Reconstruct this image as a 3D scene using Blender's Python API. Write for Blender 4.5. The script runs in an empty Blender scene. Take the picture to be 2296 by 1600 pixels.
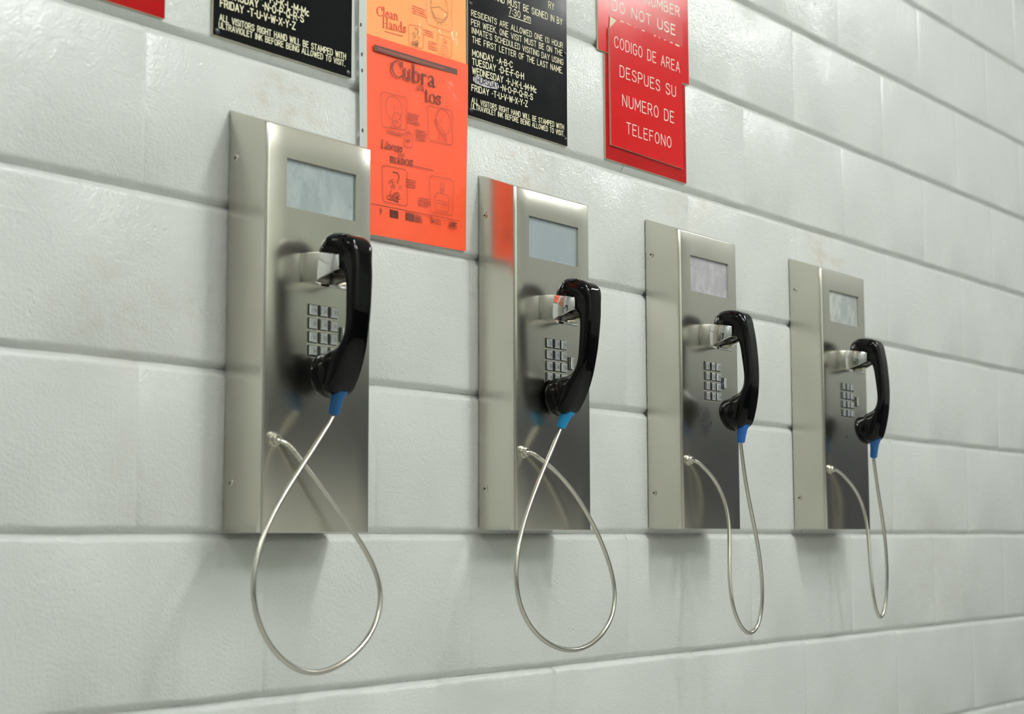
import bpy, bmesh, math, random
from mathutils import Vector, Matrix
from mathutils.geometry import tessellate_polygon
random.seed(7)
S = bpy.context.scene
COL = S.collection
Z0 = 1.016            # height of the fifth mortar course above the floor (camera eye level)
PI = math.pi

# ------------------------------------------------------------------ camera
def cam_axes(yaw, pit, rol):
    f = Vector((math.sin(yaw)*math.cos(pit), math.cos(yaw)*math.cos(pit), math.sin(pit)))
    r = Vector((math.cos(yaw), -math.sin(yaw), 0)); u = r.cross(f)
    c, s = math.cos(rol), math.sin(rol)
    return c*r + s*u, -s*r + c*u, f
cd = bpy.data.cameras.new('camera'); cam = bpy.data.objects.new('camera', cd); COL.objects.link(cam)
r_, u_, f_ = cam_axes(0.904811, 0.110782, -0.0025269)
m = Matrix((r_, u_, -f_)).transposed().to_4x4(); m.translation = Vector((-1.21413, -1.51024, -0.00471 + Z0))
cam.matrix_world = m
cd.sensor_width = 36; cd.sensor_fit = 'HORIZONTAL'; cd.lens = 3622.907*36/2296
cd.clip_start = 0.05; cd.clip_end = 60
cd.dof.use_dof = True; cd.dof.focus_distance = 2.5; cd.dof.aperture_fstop = 5.6
S.camera = cam

# ------------------------------------------------------------------ world, exposure (the light comes from the ceiling fixtures below)
w = bpy.data.worlds.new('world'); S.world = w; w.use_nodes = True
w.node_tree.nodes['Background'].inputs[0].default_value = (.8, .85, .8, 1)
w.node_tree.nodes['Background'].inputs[1].default_value = 0.02
S.view_settings.view_transform = 'Standard'; S.view_settings.look = 'None'
S.view_settings.gamma = 1; S.view_settings.use_curve_mapping = False
S.view_settings.exposure = 0.0
TUBE = 103.0           # emission strength of the fluorescent tubes

# ------------------------------------------------------------------ helpers
def lin(r, g, b):
    f = lambda c: ((c/255)/12.92 if c/255 <= .04045 else ((c/255+.055)/1.055)**2.4)
    return (f(r), f(g), f(b), 1)

class MB:
    def __init__(s): s.v = []; s.f = []; s.m = []
    def face(s, pts, mi=0):
        n = len(s.v); s.v += [tuple(p) for p in pts]; s.f.append(tuple(range(n, n+len(pts)))); s.m.append(mi)
    def raw(s, v, f, mi=0):
        n = len(s.v); s.v += [tuple(p) for p in v]; s.f += [tuple(i+n for i in q) for q in f]; s.m += [mi]*len(f)
    def box(s, a, b, mi=0):
        x0, y0, z0 = a; x1, y1, z1 = b
        v = [(x0,y0,z0),(x1,y0,z0),(x1,y1,z0),(x0,y1,z0),(x0,y0,z1),(x1,y0,z1),(x1,y1,z1),(x0,y1,z1)]
        s.raw(v, [(0,3,2,1),(4,5,6,7),(0,1,5,4),(1,2,6,5),(2,3,7,6),(3,0,4,7)], mi)
    def lathe(s, prof, o, ax, n=28, mi=0):
        """prof: (distance along axis, radius)"""
        ax = Vector(ax).normalized(); a = ax.orthogonal().normalized(); b = ax.cross(a); o = Vector(o)
        v = []; f = []
        for (d, r) in prof:
            for k in range(n):
                t = 2*PI*k/n; v.append(o + ax*d + (a*math.cos(t) + b*math.sin(t))*max(r, 1e-5))
        for i in range(len(prof)-1):
            for k in range(n):
                k2 = (k+1) % n; f.append((i*n+k, i*n+k2, (i+1)*n+k2, (i+1)*n+k))
        f.append(tuple(range(n-1, -1, -1))); f.append(tuple((len(prof)-1)*n+k for k in range(n)))
        s.raw(v, f, mi)
    def mesh(s, name):
        me = bpy.data.meshes.new(name); me.from_pydata(s.v, [], s.f)
        me.polygons.foreach_set('material_index', s.m); me.update(); return me

def obj(name, me, mats, parent=None, smooth=False, loc=None):
    if isinstance(me, MB): me = me.mesh(name)
    if not isinstance(mats, (list, tuple)): mats = [mats]
    if not me.materials:
        for q in mats: me.materials.append(q)
    if smooth: me.shade_smooth()
    o = bpy.data.objects.new(name, me); COL.objects.link(o)
    if parent: o.parent = parent
    if loc: o.location = loc
    return o
def fixnormals(me, bev=None, width=.001, seg=2, merge=1e-6):
    bm = bmesh.new(); bm.from_mesh(me)
    bmesh.ops.remove_doubles(bm, verts=bm.verts, dist=merge)
    bmesh.ops.recalc_face_normals(bm, faces=bm.faces)
    if bev:
        es = [e for e in bm.edges if bev(e)]
        bmesh.ops.bevel(bm, geom=es, offset=width, segments=seg, profile=.5, affect='EDGES', clamp_overlap=True)
    bm.to_mesh(me); bm.free(); return me
def smooth_by_angle(me, ang=35):
    bm = bmesh.new(); bm.from_mesh(me)
    for f in bm.faces: f.smooth = True
    for e in bm.edges:
        e.smooth = not (len(e.link_faces) == 2 and e.calc_face_angle(0) > math.radians(ang))
    bm.to_mesh(me); bm.free(); return me
def thing(name, label, cat, loc=(0,0,0), group=None):
    o = bpy.data.objects.new(name, None); o.empty_display_size = .05; COL.objects.link(o); o.location = loc
    return tag(o, label, cat, group)
def tag(o, label, cat, group=None):
    o['label'] = label; o['category'] = cat
    if group: o['group'] = group
    return o
def structure(o): o['kind'] = 'structure'; return o

# ------------------------------------------------------------------ materials
def mat(name, col, rough=.5, metal=0, **kw):
    m = bpy.data.materials.new(name); m.use_nodes = True; b = m.node_tree.nodes['Principled BSDF']
    b.inputs['Base Color'].default_value = col; b.inputs['Roughness'].default_value = rough; b.inputs['Metallic'].default_value = metal
    for k, v in kw.items(): b.inputs[k.replace('_', ' ')].default_value = v
    return m
def N(m, t, **kw):
    n = m.node_tree.nodes.new(t)
    for k, v in kw.items():
        if k in n.inputs.keys() if hasattr(n.inputs, 'keys') else False: n.inputs[k].default_value = v
        else: setattr(n, k, v)
    return n
def L(m, a, b): m.node_tree.links.new(a, b)
def ramp(m, src, stops):
    r = N(m, 'ShaderNodeValToRGB'); e = r.color_ramp.elements
    e[0].position, e[0].color = stops[0]; e[1].position, e[1].color = stops[1]
    for p, c in stops[2:]: q = e.new(p); q.color = c
    L(m, src, r.inputs[0]); return r.outputs[0]
def mix(m, fac, a, b, typ='MIX'):
    n = N(m, 'ShaderNodeMix', data_type='RGBA', blend_type=typ)
    for sock, val in ((n.inputs[0], fac), (n.inputs[6], a), (n.inputs[7], b)):
        if hasattr(val, 'is_linked'): L(m, val, sock)
        else: sock.default_value = val
    return n.outputs[2]
def math_(m, op, a, b=None, c=None, clamp=False):
    n = N(m, 'ShaderNodeMath', operation=op); n.use_clamp = clamp
    for i, val in enumerate((a, b, c)):
        if val is None: continue
        if hasattr(val, 'is_linked'): L(m, val, n.inputs[i])
        else: n.inputs[i].default_value = val
    return n.outputs[0]
def noise(m, vec, scale, detail=2, rough=.5, dist=0):
    n = N(m, 'ShaderNodeTexNoise'); n.inputs['Scale'].default_value = scale; n.inputs['Detail'].default_value = detail
    n.inputs['Roughness'].default_value = rough; n.inputs['Distortion'].default_value = dist
    if vec is not None: L(m, vec, n.inputs['Vector'])
    return n.outputs[0]
def mapping(m, vec, scale=(1,1,1), loc=(0,0,0)):
    n = N(m, 'ShaderNodeMapping'); n.inputs['Scale'].default_value = scale; n.inputs['Location'].default_value = loc; L(m, vec, n.inputs['Vector']); return n.outputs[0]
def bsdf(m): return m.node_tree.nodes['Principled BSDF']
def bump(m, h, strength, dist, nrm=None):
    n = N(m, 'ShaderNodeBump'); n.inputs['Strength'].default_value = strength; n.inputs['Distance'].default_value = dist
    L(m, h, n.inputs['Height'])
    if nrm is not None: L(m, nrm, n.inputs['Normal'])
    return n.outputs[0]

# painted block: semi-gloss off-white paint over rough masonry, with pits and the rubbed smears above the phones
M_BLOCK = mat('painted_block', lin(207, 209, 206), .21, 0, Specular_IOR_Level=.38)
def build_block(m):
    pos = N(m, 'ShaderNodeNewGeometry').outputs['Position']
    fine = noise(m, pos, 250, 2, .5); mid = noise(m, pos, 62, 3, .6); big = noise(m, pos, 9, 3, .5)
    h = math_(m, 'ADD', math_(m, 'MULTIPLY', fine, .55), math_(m, 'MULTIPLY', mid, .8))
    vo = N(m, 'ShaderNodeTexVoronoi', feature='F1'); vo.inputs['Scale'].default_value = 58; L(m, pos, vo.inputs['Vector'])
    pitmask = math_(m, 'LESS_THAN', N_sep(m, vo.outputs['Color']), .055)
    pit = math_(m, 'MULTIPLY', math_(m, 'SMOOTHSTEP' if False else 'SUBTRACT', .2, vo.outputs['Distance'], clamp=True), pitmask)
    h = math_(m, 'SUBTRACT', h, math_(m, 'MULTIPLY', pit, 3.2))
    n1 = bump(m, h, .85, .0018)
    n2 = bump(m, big, .25, .006, n1)
    L(m, n2, bsdf(m).inputs['Normal'])
    col = mix(m, 1, lin(207, 209, 206), ramp(m, big, [(.3, (.955, .96, .955, 1)), (.7, (1, 1, 1, 1))]), 'MULTIPLY')
    # rubbed smears: warm grey grime just above each phone
    sep = N(m, 'ShaderNodeSeparateXYZ'); L(m, pos, sep.inputs[0])
    tot = None
    sn = noise(m, mapping(m, pos, (14, 14, 22)), 1.6, 5, .65)
    for (cx, cz, rx, rz, amp) in ((.235, .565, .10, .045, 1.0), (.735, .562, .10, .05, 1.0), (1.235, .578, .11, .045, .8), (1.745, .572, .12, .05, 1.0), (-.02, .26, .16, .09, .45), (.0, .07, .16, .08, .25), (1.9, .28, .2, .2, .3), (2.25, -.05, .3, .2, .3)):
        dx = math_(m, 'DIVIDE', math_(m, 'SUBTRACT', sep.outputs[0], cx), rx)
        dz = math_(m, 'DIVIDE', math_(m, 'SUBTRACT', sep.outputs[2], cz + Z0), rz)
        d = math_(m, 'ADD', math_(m, 'MULTIPLY', dx, dx), math_(m, 'MULTIPLY', dz, dz))
        e = math_(m, 'MULTIPLY', math_(m, 'SUBTRACT', 1, d, clamp=True), amp)
        tot = e if tot is None else math_(m, 'ADD', tot, e)
    fac = math_(m, 'MULTIPLY', tot, ramp_val(m, sn, .42, .66))
    col = mix(m, math_(m, 'MULTIPLY', fac, .55), col, lin(188, 172, 152))
    L(m, col, bsdf(m).inputs['Base Color'])
def N_sep(m, c):
    s = N(m, 'ShaderNodeSeparateColor'); L(m, c, s.inputs[0]); return s.outputs[0]
def ramp_val(m, v, a, b):
    n = N(m, 'ShaderNodeMapRange', interpolation_type='SMOOTHSTEP'); n.inputs[1].default_value = a; n.inputs[2].default_value = b; L(m, v, n.inputs[0]); return n.outputs[0]
build_block(M_BLOCK)

# brushed stainless steel
def steel(name, col, rough, streak=(60, 60, 3), amt=.05, blotch=.12):
    m = mat(name, col, rough, 1.0)
    tc = N(m, 'ShaderNodeNewGeometry').outputs['Position']
    st = noise(m, mapping(m, tc, streak), 9, 2, .5); bl = noise(m, mapping(m, tc, (1, 1, .6)), 11, 2, .5)
    r = math_(m, 'MULTIPLY_ADD', math_(m, 'SUBTRACT', st, .5), amt*.35, rough)
    r = math_(m, 'MULTIPLY_ADD', math_(m, 'SUBTRACT', bl, .5), blotch*.4, r)
    # worn oval where the third handset knocks against the face
    sp = N(m, 'ShaderNodeSeparateXYZ'); L(m, tc, sp.inputs[0])
    dx = math_(m, 'DIVIDE', math_(m, 'SUBTRACT', sp.outputs[0], 1.1515), .023); dz = math_(m, 'DIVIDE', math_(m, 'SUBTRACT', sp.outputs[2], Z0+.1875), .034)
    ov = ramp_val(m, math_(m, 'SUBTRACT', 1.15, math_(m, 'ADD', math_(m, 'MULTIPLY', dx, dx), math_(m, 'MULTIPLY', dz, dz)), clamp=True), 0, 1.1)
    rot = N(m, 'ShaderNodeMapping'); rot.inputs['Rotation'].default_value = (0, .5, 0); rot.inputs['Scale'].default_value = (30, 1, 420); L(m, tc, rot.inputs['Vector'])
    scr = ramp_val(m, noise(m, rot.outputs[0], 1, 3, .6), .52, .66)
    r = math_(m, 'MULTIPLY_ADD', ov, .05, r)
    L(m, r, bsdf(m).inputs['Roughness'])
    c0 = mix(m, math_(m, 'MULTIPLY', ov, math_(m, 'SUBTRACT', .85, math_(m, 'MULTIPLY', scr, .6))), col, (.30, .29, .28, 1))
    c = mix(m, 1, c0, ramp(m, bl, [(.3, (.93, .925, .91, 1)), (.7, (1, 1, 1, 1))]), 'MULTIPLY')
    L(m, c, bsdf(m).inputs['Base Color'])
    return m
M_STEEL = steel('brushed_steel', (.67, .645, .575, 1), .24)
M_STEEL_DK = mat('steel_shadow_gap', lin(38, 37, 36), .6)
M_CHROME = mat('chrome', (.78, .77, .74, 1), .05, 1.0)
M_KEY = mat('chrome_key', (.66, .66, .68, 1), .16, 1.0)
M_KEYGAP = mat('key_gap', lin(34, 32, 31), .6)
M_KEYMARK = mat('key_mark', lin(70, 70, 76), .5)
M_BLACK = mat('black_plastic', lin(4, 4, 4), .045, 0, Specular_IOR_Level=.2)
M_CORD = mat('armored_steel', (.64, .61, .55, 1), .26, 1.0)
M_BOOT = [mat('boot_blue_%d' % i, c, .5) for i, c in enumerate((lin(4, 78, 132), lin(0, 142, 200), lin(16, 92, 168), lin(10, 88, 150)))]
def card_mat(name, base, dark, lightc, scale, amt):
    m = mat(name, base, .45)
    pos = N(m, 'ShaderNodeNewGeometry').outputs['Position']
    a = noise(m, mapping(m, pos, (1, 1, .5)), scale, 5, .65, .3); b = noise(m, pos, scale*2.4, 4, .7)
    c = mix(m, math_(m, 'MULTIPLY', ramp_val(m, a, .40, .68), amt), base, lightc)
    c = mix(m, math_(m, 'MULTIPLY', ramp_val(m, b, .62, .72), amt*.8), c, dark)
    L(m, c, bsdf(m).inputs['Base Color']); return m
M_CARD = [card_mat('card_mottled', lin(144, 154, 155), lin(108, 112, 104), lin(172, 180, 180), 40, .7),
          card_mat('card_clean', lin(144, 154, 158), lin(132, 140, 144), lin(152, 160, 164), 30, .4),
          card_mat('card_worn', lin(160, 158, 162), lin(128, 124, 130), lin(188, 184, 188), 70, .7),
          card_mat('card_streaked', lin(150, 156, 154), lin(128, 128, 116), lin(196, 200, 194), 34, .9)]
def plate_mat(name, c, rough, bumpamt=.05):
    m = mat(name, c, rough, 0, Specular_IOR_Level=.16); pos = N(m, 'ShaderNodeNewGeometry').outputs['Position']
    n = noise(m, pos, 30, 3, .6)
    L(m, math_(m, 'MULTIPLY_ADD', math_(m, 'SUBTRACT', n, .5), .1, rough), bsdf(m).inputs['Roughness'])
    L(m, bump(m, noise(m, pos, 14, 2), bumpamt, .002), bsdf(m).inputs['Normal']); return m
M_SIGNBLACK = plate_mat('black_engraved_plastic', lin(14, 15, 17), .15)
M_SIGNRED = plate_mat('red_engraved_plastic', lin(188, 16, 20), .17)
M_SIGNRED_DK = plate_mat('deep_red_plastic', lin(156, 10, 12), .17)
M_CORE = mat('cream_plastic_core', lin(214, 204, 176), .5)
M_LETTER = mat('cream_engraving', lin(226, 220, 186), .6)
M_LETTER_W = mat('white_engraving', lin(236, 222, 208), .6)
M_SCRAPE = mat('scraped_white', lin(206, 200, 204), .6)
def paper(name, c):
    m = mat(name, c, .5); b = bsdf(m); b.inputs['Coat Weight'].default_value = .2; b.inputs['Coat Roughness'].default_value = .12
    pos = N(m, 'ShaderNodeNewGeometry').outputs['Position']
    wr = noise(m, mapping(m, pos, (9, 9, 6)), 2.0, 3, .5, .8)
    L(m, bump(m, wr, .35, .012), b.inputs['Coat Normal'])
    n = noise(m, pos, 24, 3, .5)
    L(m, mix(m, 1, c, ramp(m, n, [(.3, (.95, .93, .92, 1)), (.7, (1, 1, 1, 1))]), 'MULTIPLY'), b.inputs['Base Color']); return m
M_ORANGE = paper('bright_orange_paper', lin(252, 86, 40))
M_ORANGE_LT = paper('light_orange_paper', lin(255, 164, 92))
M_INK = mat('dark_print', lin(104, 44, 30), .55)
M_INK_BAR = mat('bar_print', lin(92, 52, 44), .55)
M_INK_RED = mat('red_print', lin(228, 66, 42), .55)
M_SLEEVE = mat('clear_sleeve', lin(216, 222, 218), .2); bsdf(M_SLEEVE).inputs['Alpha'].default_value = .75
M_TAPE = mat('clear_tape', (1, 1, 1, 1), .16); bsdf(M_TAPE).inputs['Alpha'].default_value = .06
M_BOLT = mat('dark_bolt', lin(24, 26, 34), .3)
M_CEIL = mat('ceiling_white', lin(222, 222, 214), .8)
M_FLOOR = mat('floor_bounce_pale', lin(176, 176, 170), .4)  # unseen floor, coloured pale to bounce fill light upward
M_DARK_BAND = mat('added_dark_band', lin(58, 60, 68), .45)  # invented dark band on unseen walls, darkens what the steel faces reflect
M_WALL = mat('painted_wall_plain', lin(206, 212, 201), .5)
M_WALL_END = mat('end_wall_bounce_cut', lin(146, 149, 146), .5)  # unseen end walls, greyed to cut the light they bounce
M_FIX = mat('white_enamel', lin(236, 236, 230), .4)
M_TUBE = bpy.data.materials.new('fluorescent_tube'); M_TUBE.use_nodes = True
nt = M_TUBE.node_tree; nt.nodes.clear(); em = nt.nodes.new('ShaderNodeEmission'); ou = nt.nodes.new('ShaderNodeOutputMaterial')
em.inputs[0].default_value = (.975, 1.0, .985, 1); em.inputs[1].default_value = TUBE; nt.links.new(em.outputs[0], ou.inputs[0])

# ------------------------------------------------------------------ the setting
C = .2032; BW = .4064
XL, XR, YF, ZC = -6*BW, 12*BW, -4.5, 16*C
q = MB(); q.box((XL, .03, 0), (XR, .15, ZC)); wall_back = structure(obj('wall_back', q, M_BLOCK))
q = MB(); q.box((XL-.1, YF-.1, -.08), (XR+.1, .15, 0)); structure(obj('floor', q, M_FLOOR))
q = MB(); q.box((XL-.1, YF-.1, ZC), (XR+.1, .15, ZC+.08)); structure(obj('ceiling', q, M_CEIL))
for nm, a, b in (('wall_left', (XL-.1, YF, 0), (XL, .15, ZC)), ('wall_right', (XR, YF, 0), (XR+.1, .15, ZC)), ('wall_front', (XL-.1, YF-.1, 0), (XR+.1, YF, ZC))):
    q = MB(); q.box(a, b); structure(obj(nm, q, M_WALL if nm == 'wall_front' else M_WALL_END))
q = MB(); q.box((XL, YF, .0), (XR, YF+.012, 1.22)); structure(obj('reflection_band_1', q, M_DARK_BAND))  # low dark bands added out of view for the phone faces to mirror
q = MB(); q.box((XR-.012, YF+.012, .0), (XR, -.02, 1.22)); structure(obj('reflection_band_2', q, M_DARK_BAND))

# concrete blocks of the phone wall: rounded, paint-filled bed joints (deep) and head joints (shallow)
def block_mesh(width, seed):
    rnd = random.Random(seed)
    nx = max(6, int(width/.03)); xs = [0, .0025, .006, .011]
    xs = xs + [.011+(width-.022)*i/nx for i in range(1, nx)] + [width-a for a in reversed(xs)]
    zs = [0, .0016, .0034, .0056, .0082, .0115]; zs = zs + [C/2] + [C-a for a in reversed(zs)]
    ph = [rnd.uniform(0, 6.28) for _ in range(6)]
    def bedw(x, k): return 1 + .16*math.sin(x*19+ph[k]) + .12*math.sin(x*47+ph[k+2]) + rnd.uniform(-.05, .05)
    v = []; f = []
    for i, x in enumerate(xs):
        b0, b1 = bedw(x, 0), bedw(x, 1)
        ex = min(x, width-x); gx = .0011*max(0, 1-ex/.0085)**1.5; winx = min(1, ex/.05)
        for z in zs:
            ez = min(z, C-z); wd = .0094*(b0 if z < C/2 else b1)
            t = max(0, 1-ez/wd); gz = .0086*(t**1.3)
            bow = .0007*math.sin(x*6+ph[4])*math.sin(z*13+ph[5])
            v.append((x, gx+gz+bow*(1-t)*winx, z))
    nz = len(zs)
    for i in range(len(xs)-1):
        for k in range(nz-1):
            a = i*nz+k; f.append((a, a+nz, a+nz+1, a+1))
    # returns to the mortar bed behind
    n = len(v); per = [i*nz for i in range(len(xs))] + [(len(xs)-1)*nz+k for k in range(1, nz)] + [i*nz+nz-1 for i in range(len(xs)-2, -1, -1)] + [k for k in range(nz-2, 0, -1)]
    for p in per: x, y, z = v[p]; v.append((x, .029, z))
    for j in range(len(per)):
        j2 = (j+1) % len(per); f.append((per[j], n+j, n+j2, per[j2]))
    me = bpy.data.meshes.new('block'); me.from_pydata(v, [], f); me.update(); me.materials.append(M_BLOCK); return smooth_by_angle(me, 32)
FULL = [block_mesh(BW, s) for s in range(8)]; HALF = [block_mesh(BW/2, 50+s) for s in range(2)]
rb = random.Random(3)
for row in range(16):
    x = XL; seq = []
    if row % 2 == 0: seq.append((x, HALF)); x += BW/2
    while x < XR-.01:
        seq.append((x, FULL if XR-x > BW-.01 else HALF)); x += BW
    for (x, pool) in seq:
        o = bpy.data.objects.new('block', rb.choice(pool)); COL.objects.link(o); o.parent = wall_back
        o.location = (x, 0, row*C)

# ceiling fixtures: bare two-tube fluorescent strips running out from the wall
def fixture(x, y, offs=(-.13, .13)):
    t = thing('ceiling_light', 'white fluorescent ceiling fixture with bare tubes, out of the photo above', 'light', (x, y, ZC), 'fluorescent ceiling fixtures')
    q = MB(); q.box((-.26, -.64, -.05), (.26, .64, 0)); obj('fixture_body', fixnormals(q.mesh('fixture_body'), lambda e: True, .008, 2), M_FIX, t)
    for sx in offs:
        q = MB(); q.lathe([(0, .004), (0, .019), (1.2, .019), (1.2, .004)], (sx, -.6, -.078), (0, 1, 0), 10); obj('fluorescent_tube', q, M_TUBE, t)
        for sy in (-.62, .60):
            q = MB(); q.box((sx-.016, sy, -.1), (sx+.016, sy+.02, -.05)); obj('lamp_holder', q, M_FIX, t)
for fx, tubes in ((-1.72, (0,)), (1.05, (-.045, .045)), (3.95, (0,))): fixture(fx, -1.6, tubes)
for fx in (.7, 1.75): fixture(fx, -3.3, (-.13, .13))  # unseen second row, added to lift the ambient light

# ------------------------------------------------------------------ phones
W, D = .1877, .0705
CORDS = [
 [(15.0,6.0,113.3),(32.4,8.8,107.2),(50.9,12.6,93.1),(69.7,16.4,69.0),(86.2,19.1,49.0),(103.1,21.6,31.1),(126.4,24.6,10.8),(150.5,27.4,-16.0),(169.0,29.5,-42.4),(179.5,31.1,-63.4),(180.1,32.6,-84.4),(172.7,34.3,-107.2),(156.3,36.1,-129.1),(131.1,37.9,-147.9),(100.2,39.8,-161.6),(67.7,40.6,-169.4),(42.4,41.1,-170.0),(17.6,41.5,-163.8),(-10.3,42.2,-148.4),(-34.7,43.0,-125.5),(-51.2,43.7,-99.8),(-58.7,44.5,-72.2),(-56.1,44.5,-47.3),(-49.2,42.8,-24.0),(-38.3,41.2,-0.9),(-22.3,39.5,20.5),(-3.3,37.7,44.8),(19.1,35.9,68.2),(35.0,35.0,84.3),(51.4,34.1,102.7),(67.4,33.2,120.4),(81.1,32.4,137.1),(87.7,32.0,146.8)],
 [(12.0,6.0,117.6),(28.4,8.1,115.9),(48.6,11.1,107.5),(68.9,14.2,97.2),(91.0,16.5,83.1),(109.5,18.9,67.0),(128.0,21.3,49.4),(146.4,24.0,28.9),(164.9,26.6,3.9),(180.9,28.3,-21.2),(193.6,29.8,-45.4),(202.9,31.3,-69.1),(205.4,32.7,-91.2),(202.1,33.9,-110.5),(190.3,35.3,-132.0),(169.3,36.6,-150.2),(138.8,38.0,-164.3),(108.8,38.4,-171.1),(79.5,38.8,-171.7),(50.8,39.1,-167.8),(18.9,39.6,-157.9),(-8.7,40.0,-142.4),(-28.7,40.5,-125.4),(-44.5,40.9,-105.8),(-54.1,41.4,-83.6),(-56.7,42.0,-59.6),(-53.1,40.1,-37.5),(-44.3,38.0,-15.6),(-32.1,35.7,8.7),(-17.9,33.6,31.3),(1.0,31.2,56.3),(21.6,28.5,81.7),(38.8,26.2,102.1),(56.3,23.8,123.0),(69.9,21.9,139.6),(83.7,20.0,156.6)],
 [(11.9,6.0,121.7),(32.6,8.8,118.6),(54.4,12.2,109.5),(78.5,16.2,92.8),(96.6,20.1,69.7),(105.4,24.5,41.5),(104.0,28.3,15.0),(94.1,31.7,-17.2),(85.2,35.4,-51.8),(77.5,38.5,-80.5),(74.7,41.4,-106.6),(80.5,44.3,-132.6),(93.2,46.4,-153.2),(110.7,47.4,-167.8),(127.3,48.0,-173.2),(144.0,48.6,-169.9),(157.6,49.4,-157.4),(164.9,50.6,-138.5),(167.9,52.0,-114.9),(164.7,53.6,-88.3),(158.9,55.3,-58.8),(150.0,56.6,-29.2),(138.8,57.5,-2.7),(125.5,58.4,26.6),(109.8,59.6,61.7),(98.4,60.0,93.7),(92.9,60.0,122.9),(89.1,60.0,146.0),(88.6,60.0,152.8)],
 [(9.1,6.0,122.6),(35.1,9.2,118.6),(63.0,13.3,107.7),(91.1,17.3,89.6),(111.0,21.6,64.5),(118.5,26.4,34.2),(115.4,29.9,3.9),(108.2,33.1,-29.7),(103.8,36.7,-66.5),(100.8,40.0,-99.6),(101.3,43.3,-132.8),(108.1,45.0,-159.7),(121.2,45.7,-174.1),(135.7,46.2,-167.2),(145.2,47.4,-144.4),(151.9,49.0,-111.1),(152.0,50.8,-74.0),(147.3,52.0,-36.8),(140.7,52.0,0.4),(130.2,52.0,37.5),(118.5,52.0,71.1),(107.8,52.0,104.5),(101.8,52.0,134.6),(100.3,52.0,147.5)],
]
def catmull(p, n):
    out = []; p = [Vector(a) for a in p]
    for i in range(len(p)-1):
        a, b, c, d = p[max(i-1, 0)], p[i], p[i+1], p[min(i+2, len(p)-1)]
        for k in range(n):
            t = k/n; out.append(.5*((2*b)+(c-a)*t+(2*a-5*b+4*c-d)*t*t+(3*b-3*c+d-a)*t**3))
    out.append(p[-1]); return out
def resample(p, step):
    s = [0]
    for a, b in zip(p, p[1:]): s.append(s[-1]+(b-a).length)
    n = int(s[-1]/step); out = []; j = 0
    for i in range(n+1):
        t = s[-1]*i/n
        while j < len(s)-2 and s[j+1] < t: j += 1
        out.append(p[j].lerp(p[j+1], (t-s[j])/max(1e-9, s[j+1]-s[j])))
    return out
def tube(path, rad, n=10):
    v = []; f = []; up = None
    for i, p in enumerate(path):
        t = (path[min(i+1, len(path)-1)]-path[max(i-1, 0)]).normalized()
        up = (t.orthogonal() if up is None else up-t*up.dot(t)).normalized(); b = t.cross(up)
        for k in range(n):
            a = 2*PI*k/n; v.append(p+(up*math.cos(a)+b*math.sin(a))*rad(i))
    for i in range(len(path)-1):
        for k in range(n): f.append((i*n+k, i*n+(k+1) % n, (i+1)*n+(k+1) % n, (i+1)*n+k))
    f.append(tuple(range(n-1, -1, -1))); f.append(tuple((len(path)-1)*n+k for k in range(n)))
    q = MB(); q.raw(v, f); return q

WX0, WX1, WZ0, WZ1 = .0335, .158, .408, .4695      # display window in the face
def housing_mesh():
    q = MB(); zb, ztb, ztf, yb = .005, .5345, .5085, -.0022
    xs = [0, WX0, WX1, W]; zs = [zb, WZ0, WZ1, ztf]; y = -D
    for i in range(3):
        for k in range(3):
            if i == 1 and k == 1: continue
            q.face([(xs[i], y, zs[k]), (xs[i+1], y, zs[k]), (xs[i+1], y, zs[k+1]), (xs[i], y, zs[k+1])])
    d = y+.004
    for a, b in (((WX0, WZ0), (WX1, WZ0)), ((WX1, WZ0), (WX1, WZ1)), ((WX1, WZ1), (WX0, WZ1)), ((WX0, WZ1), (WX0, WZ0))):
        q.face([(a[0], y, a[1]), (a[0], d, a[1]), (b[0], d, b[1]), (b[0], y, b[1])])
    for x in (0, W):
        zz = [zb, WZ0, WZ1]
        q.face([(x, yb, zb), (x, y, zb), (x, y, WZ0), (x, y, WZ1), (x, y, ztf), (x, yb, ztb)])
    q.face([(0, yb, zb), (WX0, yb, zb), (WX1, yb, zb), (W, yb, zb), (W, y, zb), (WX1, y, zb), (WX0, y, zb), (0, y, zb)])
    q.face([(0, y, ztf), (WX0, y, ztf), (WX1, y, ztf), (W, y, ztf), (W, yb, ztb), (0, yb, ztb)])
    q.face([(0, yb, zb), (0, yb, ztb), (W, yb, ztb), (W, yb, zb), (WX1, yb, zb), (WX0, yb, zb)])
    me = q.mesh('housing')
    fixnormals(me, lambda e: all(abs(v.co.y-y) < 1e-5 for v in e.verts) and (all(abs(v.co.x) < 1e-5 for v in e.verts) or all(abs(v.co.x-W) < 1e-5 for v in e.verts)), .0042, 4)
    fixnormals(me, lambda e: all(v.co.y < y+.0045 for v in e.verts) and (all(abs(v.co.z-zb) < 1e-5 for v in e.verts) or all(abs(v.co.z-ztf) < 2e-3 and v.co.z > ztf-1e-5 for v in e.verts)), .0012, 2)
    return smooth_by_angle(me, 40)

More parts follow.
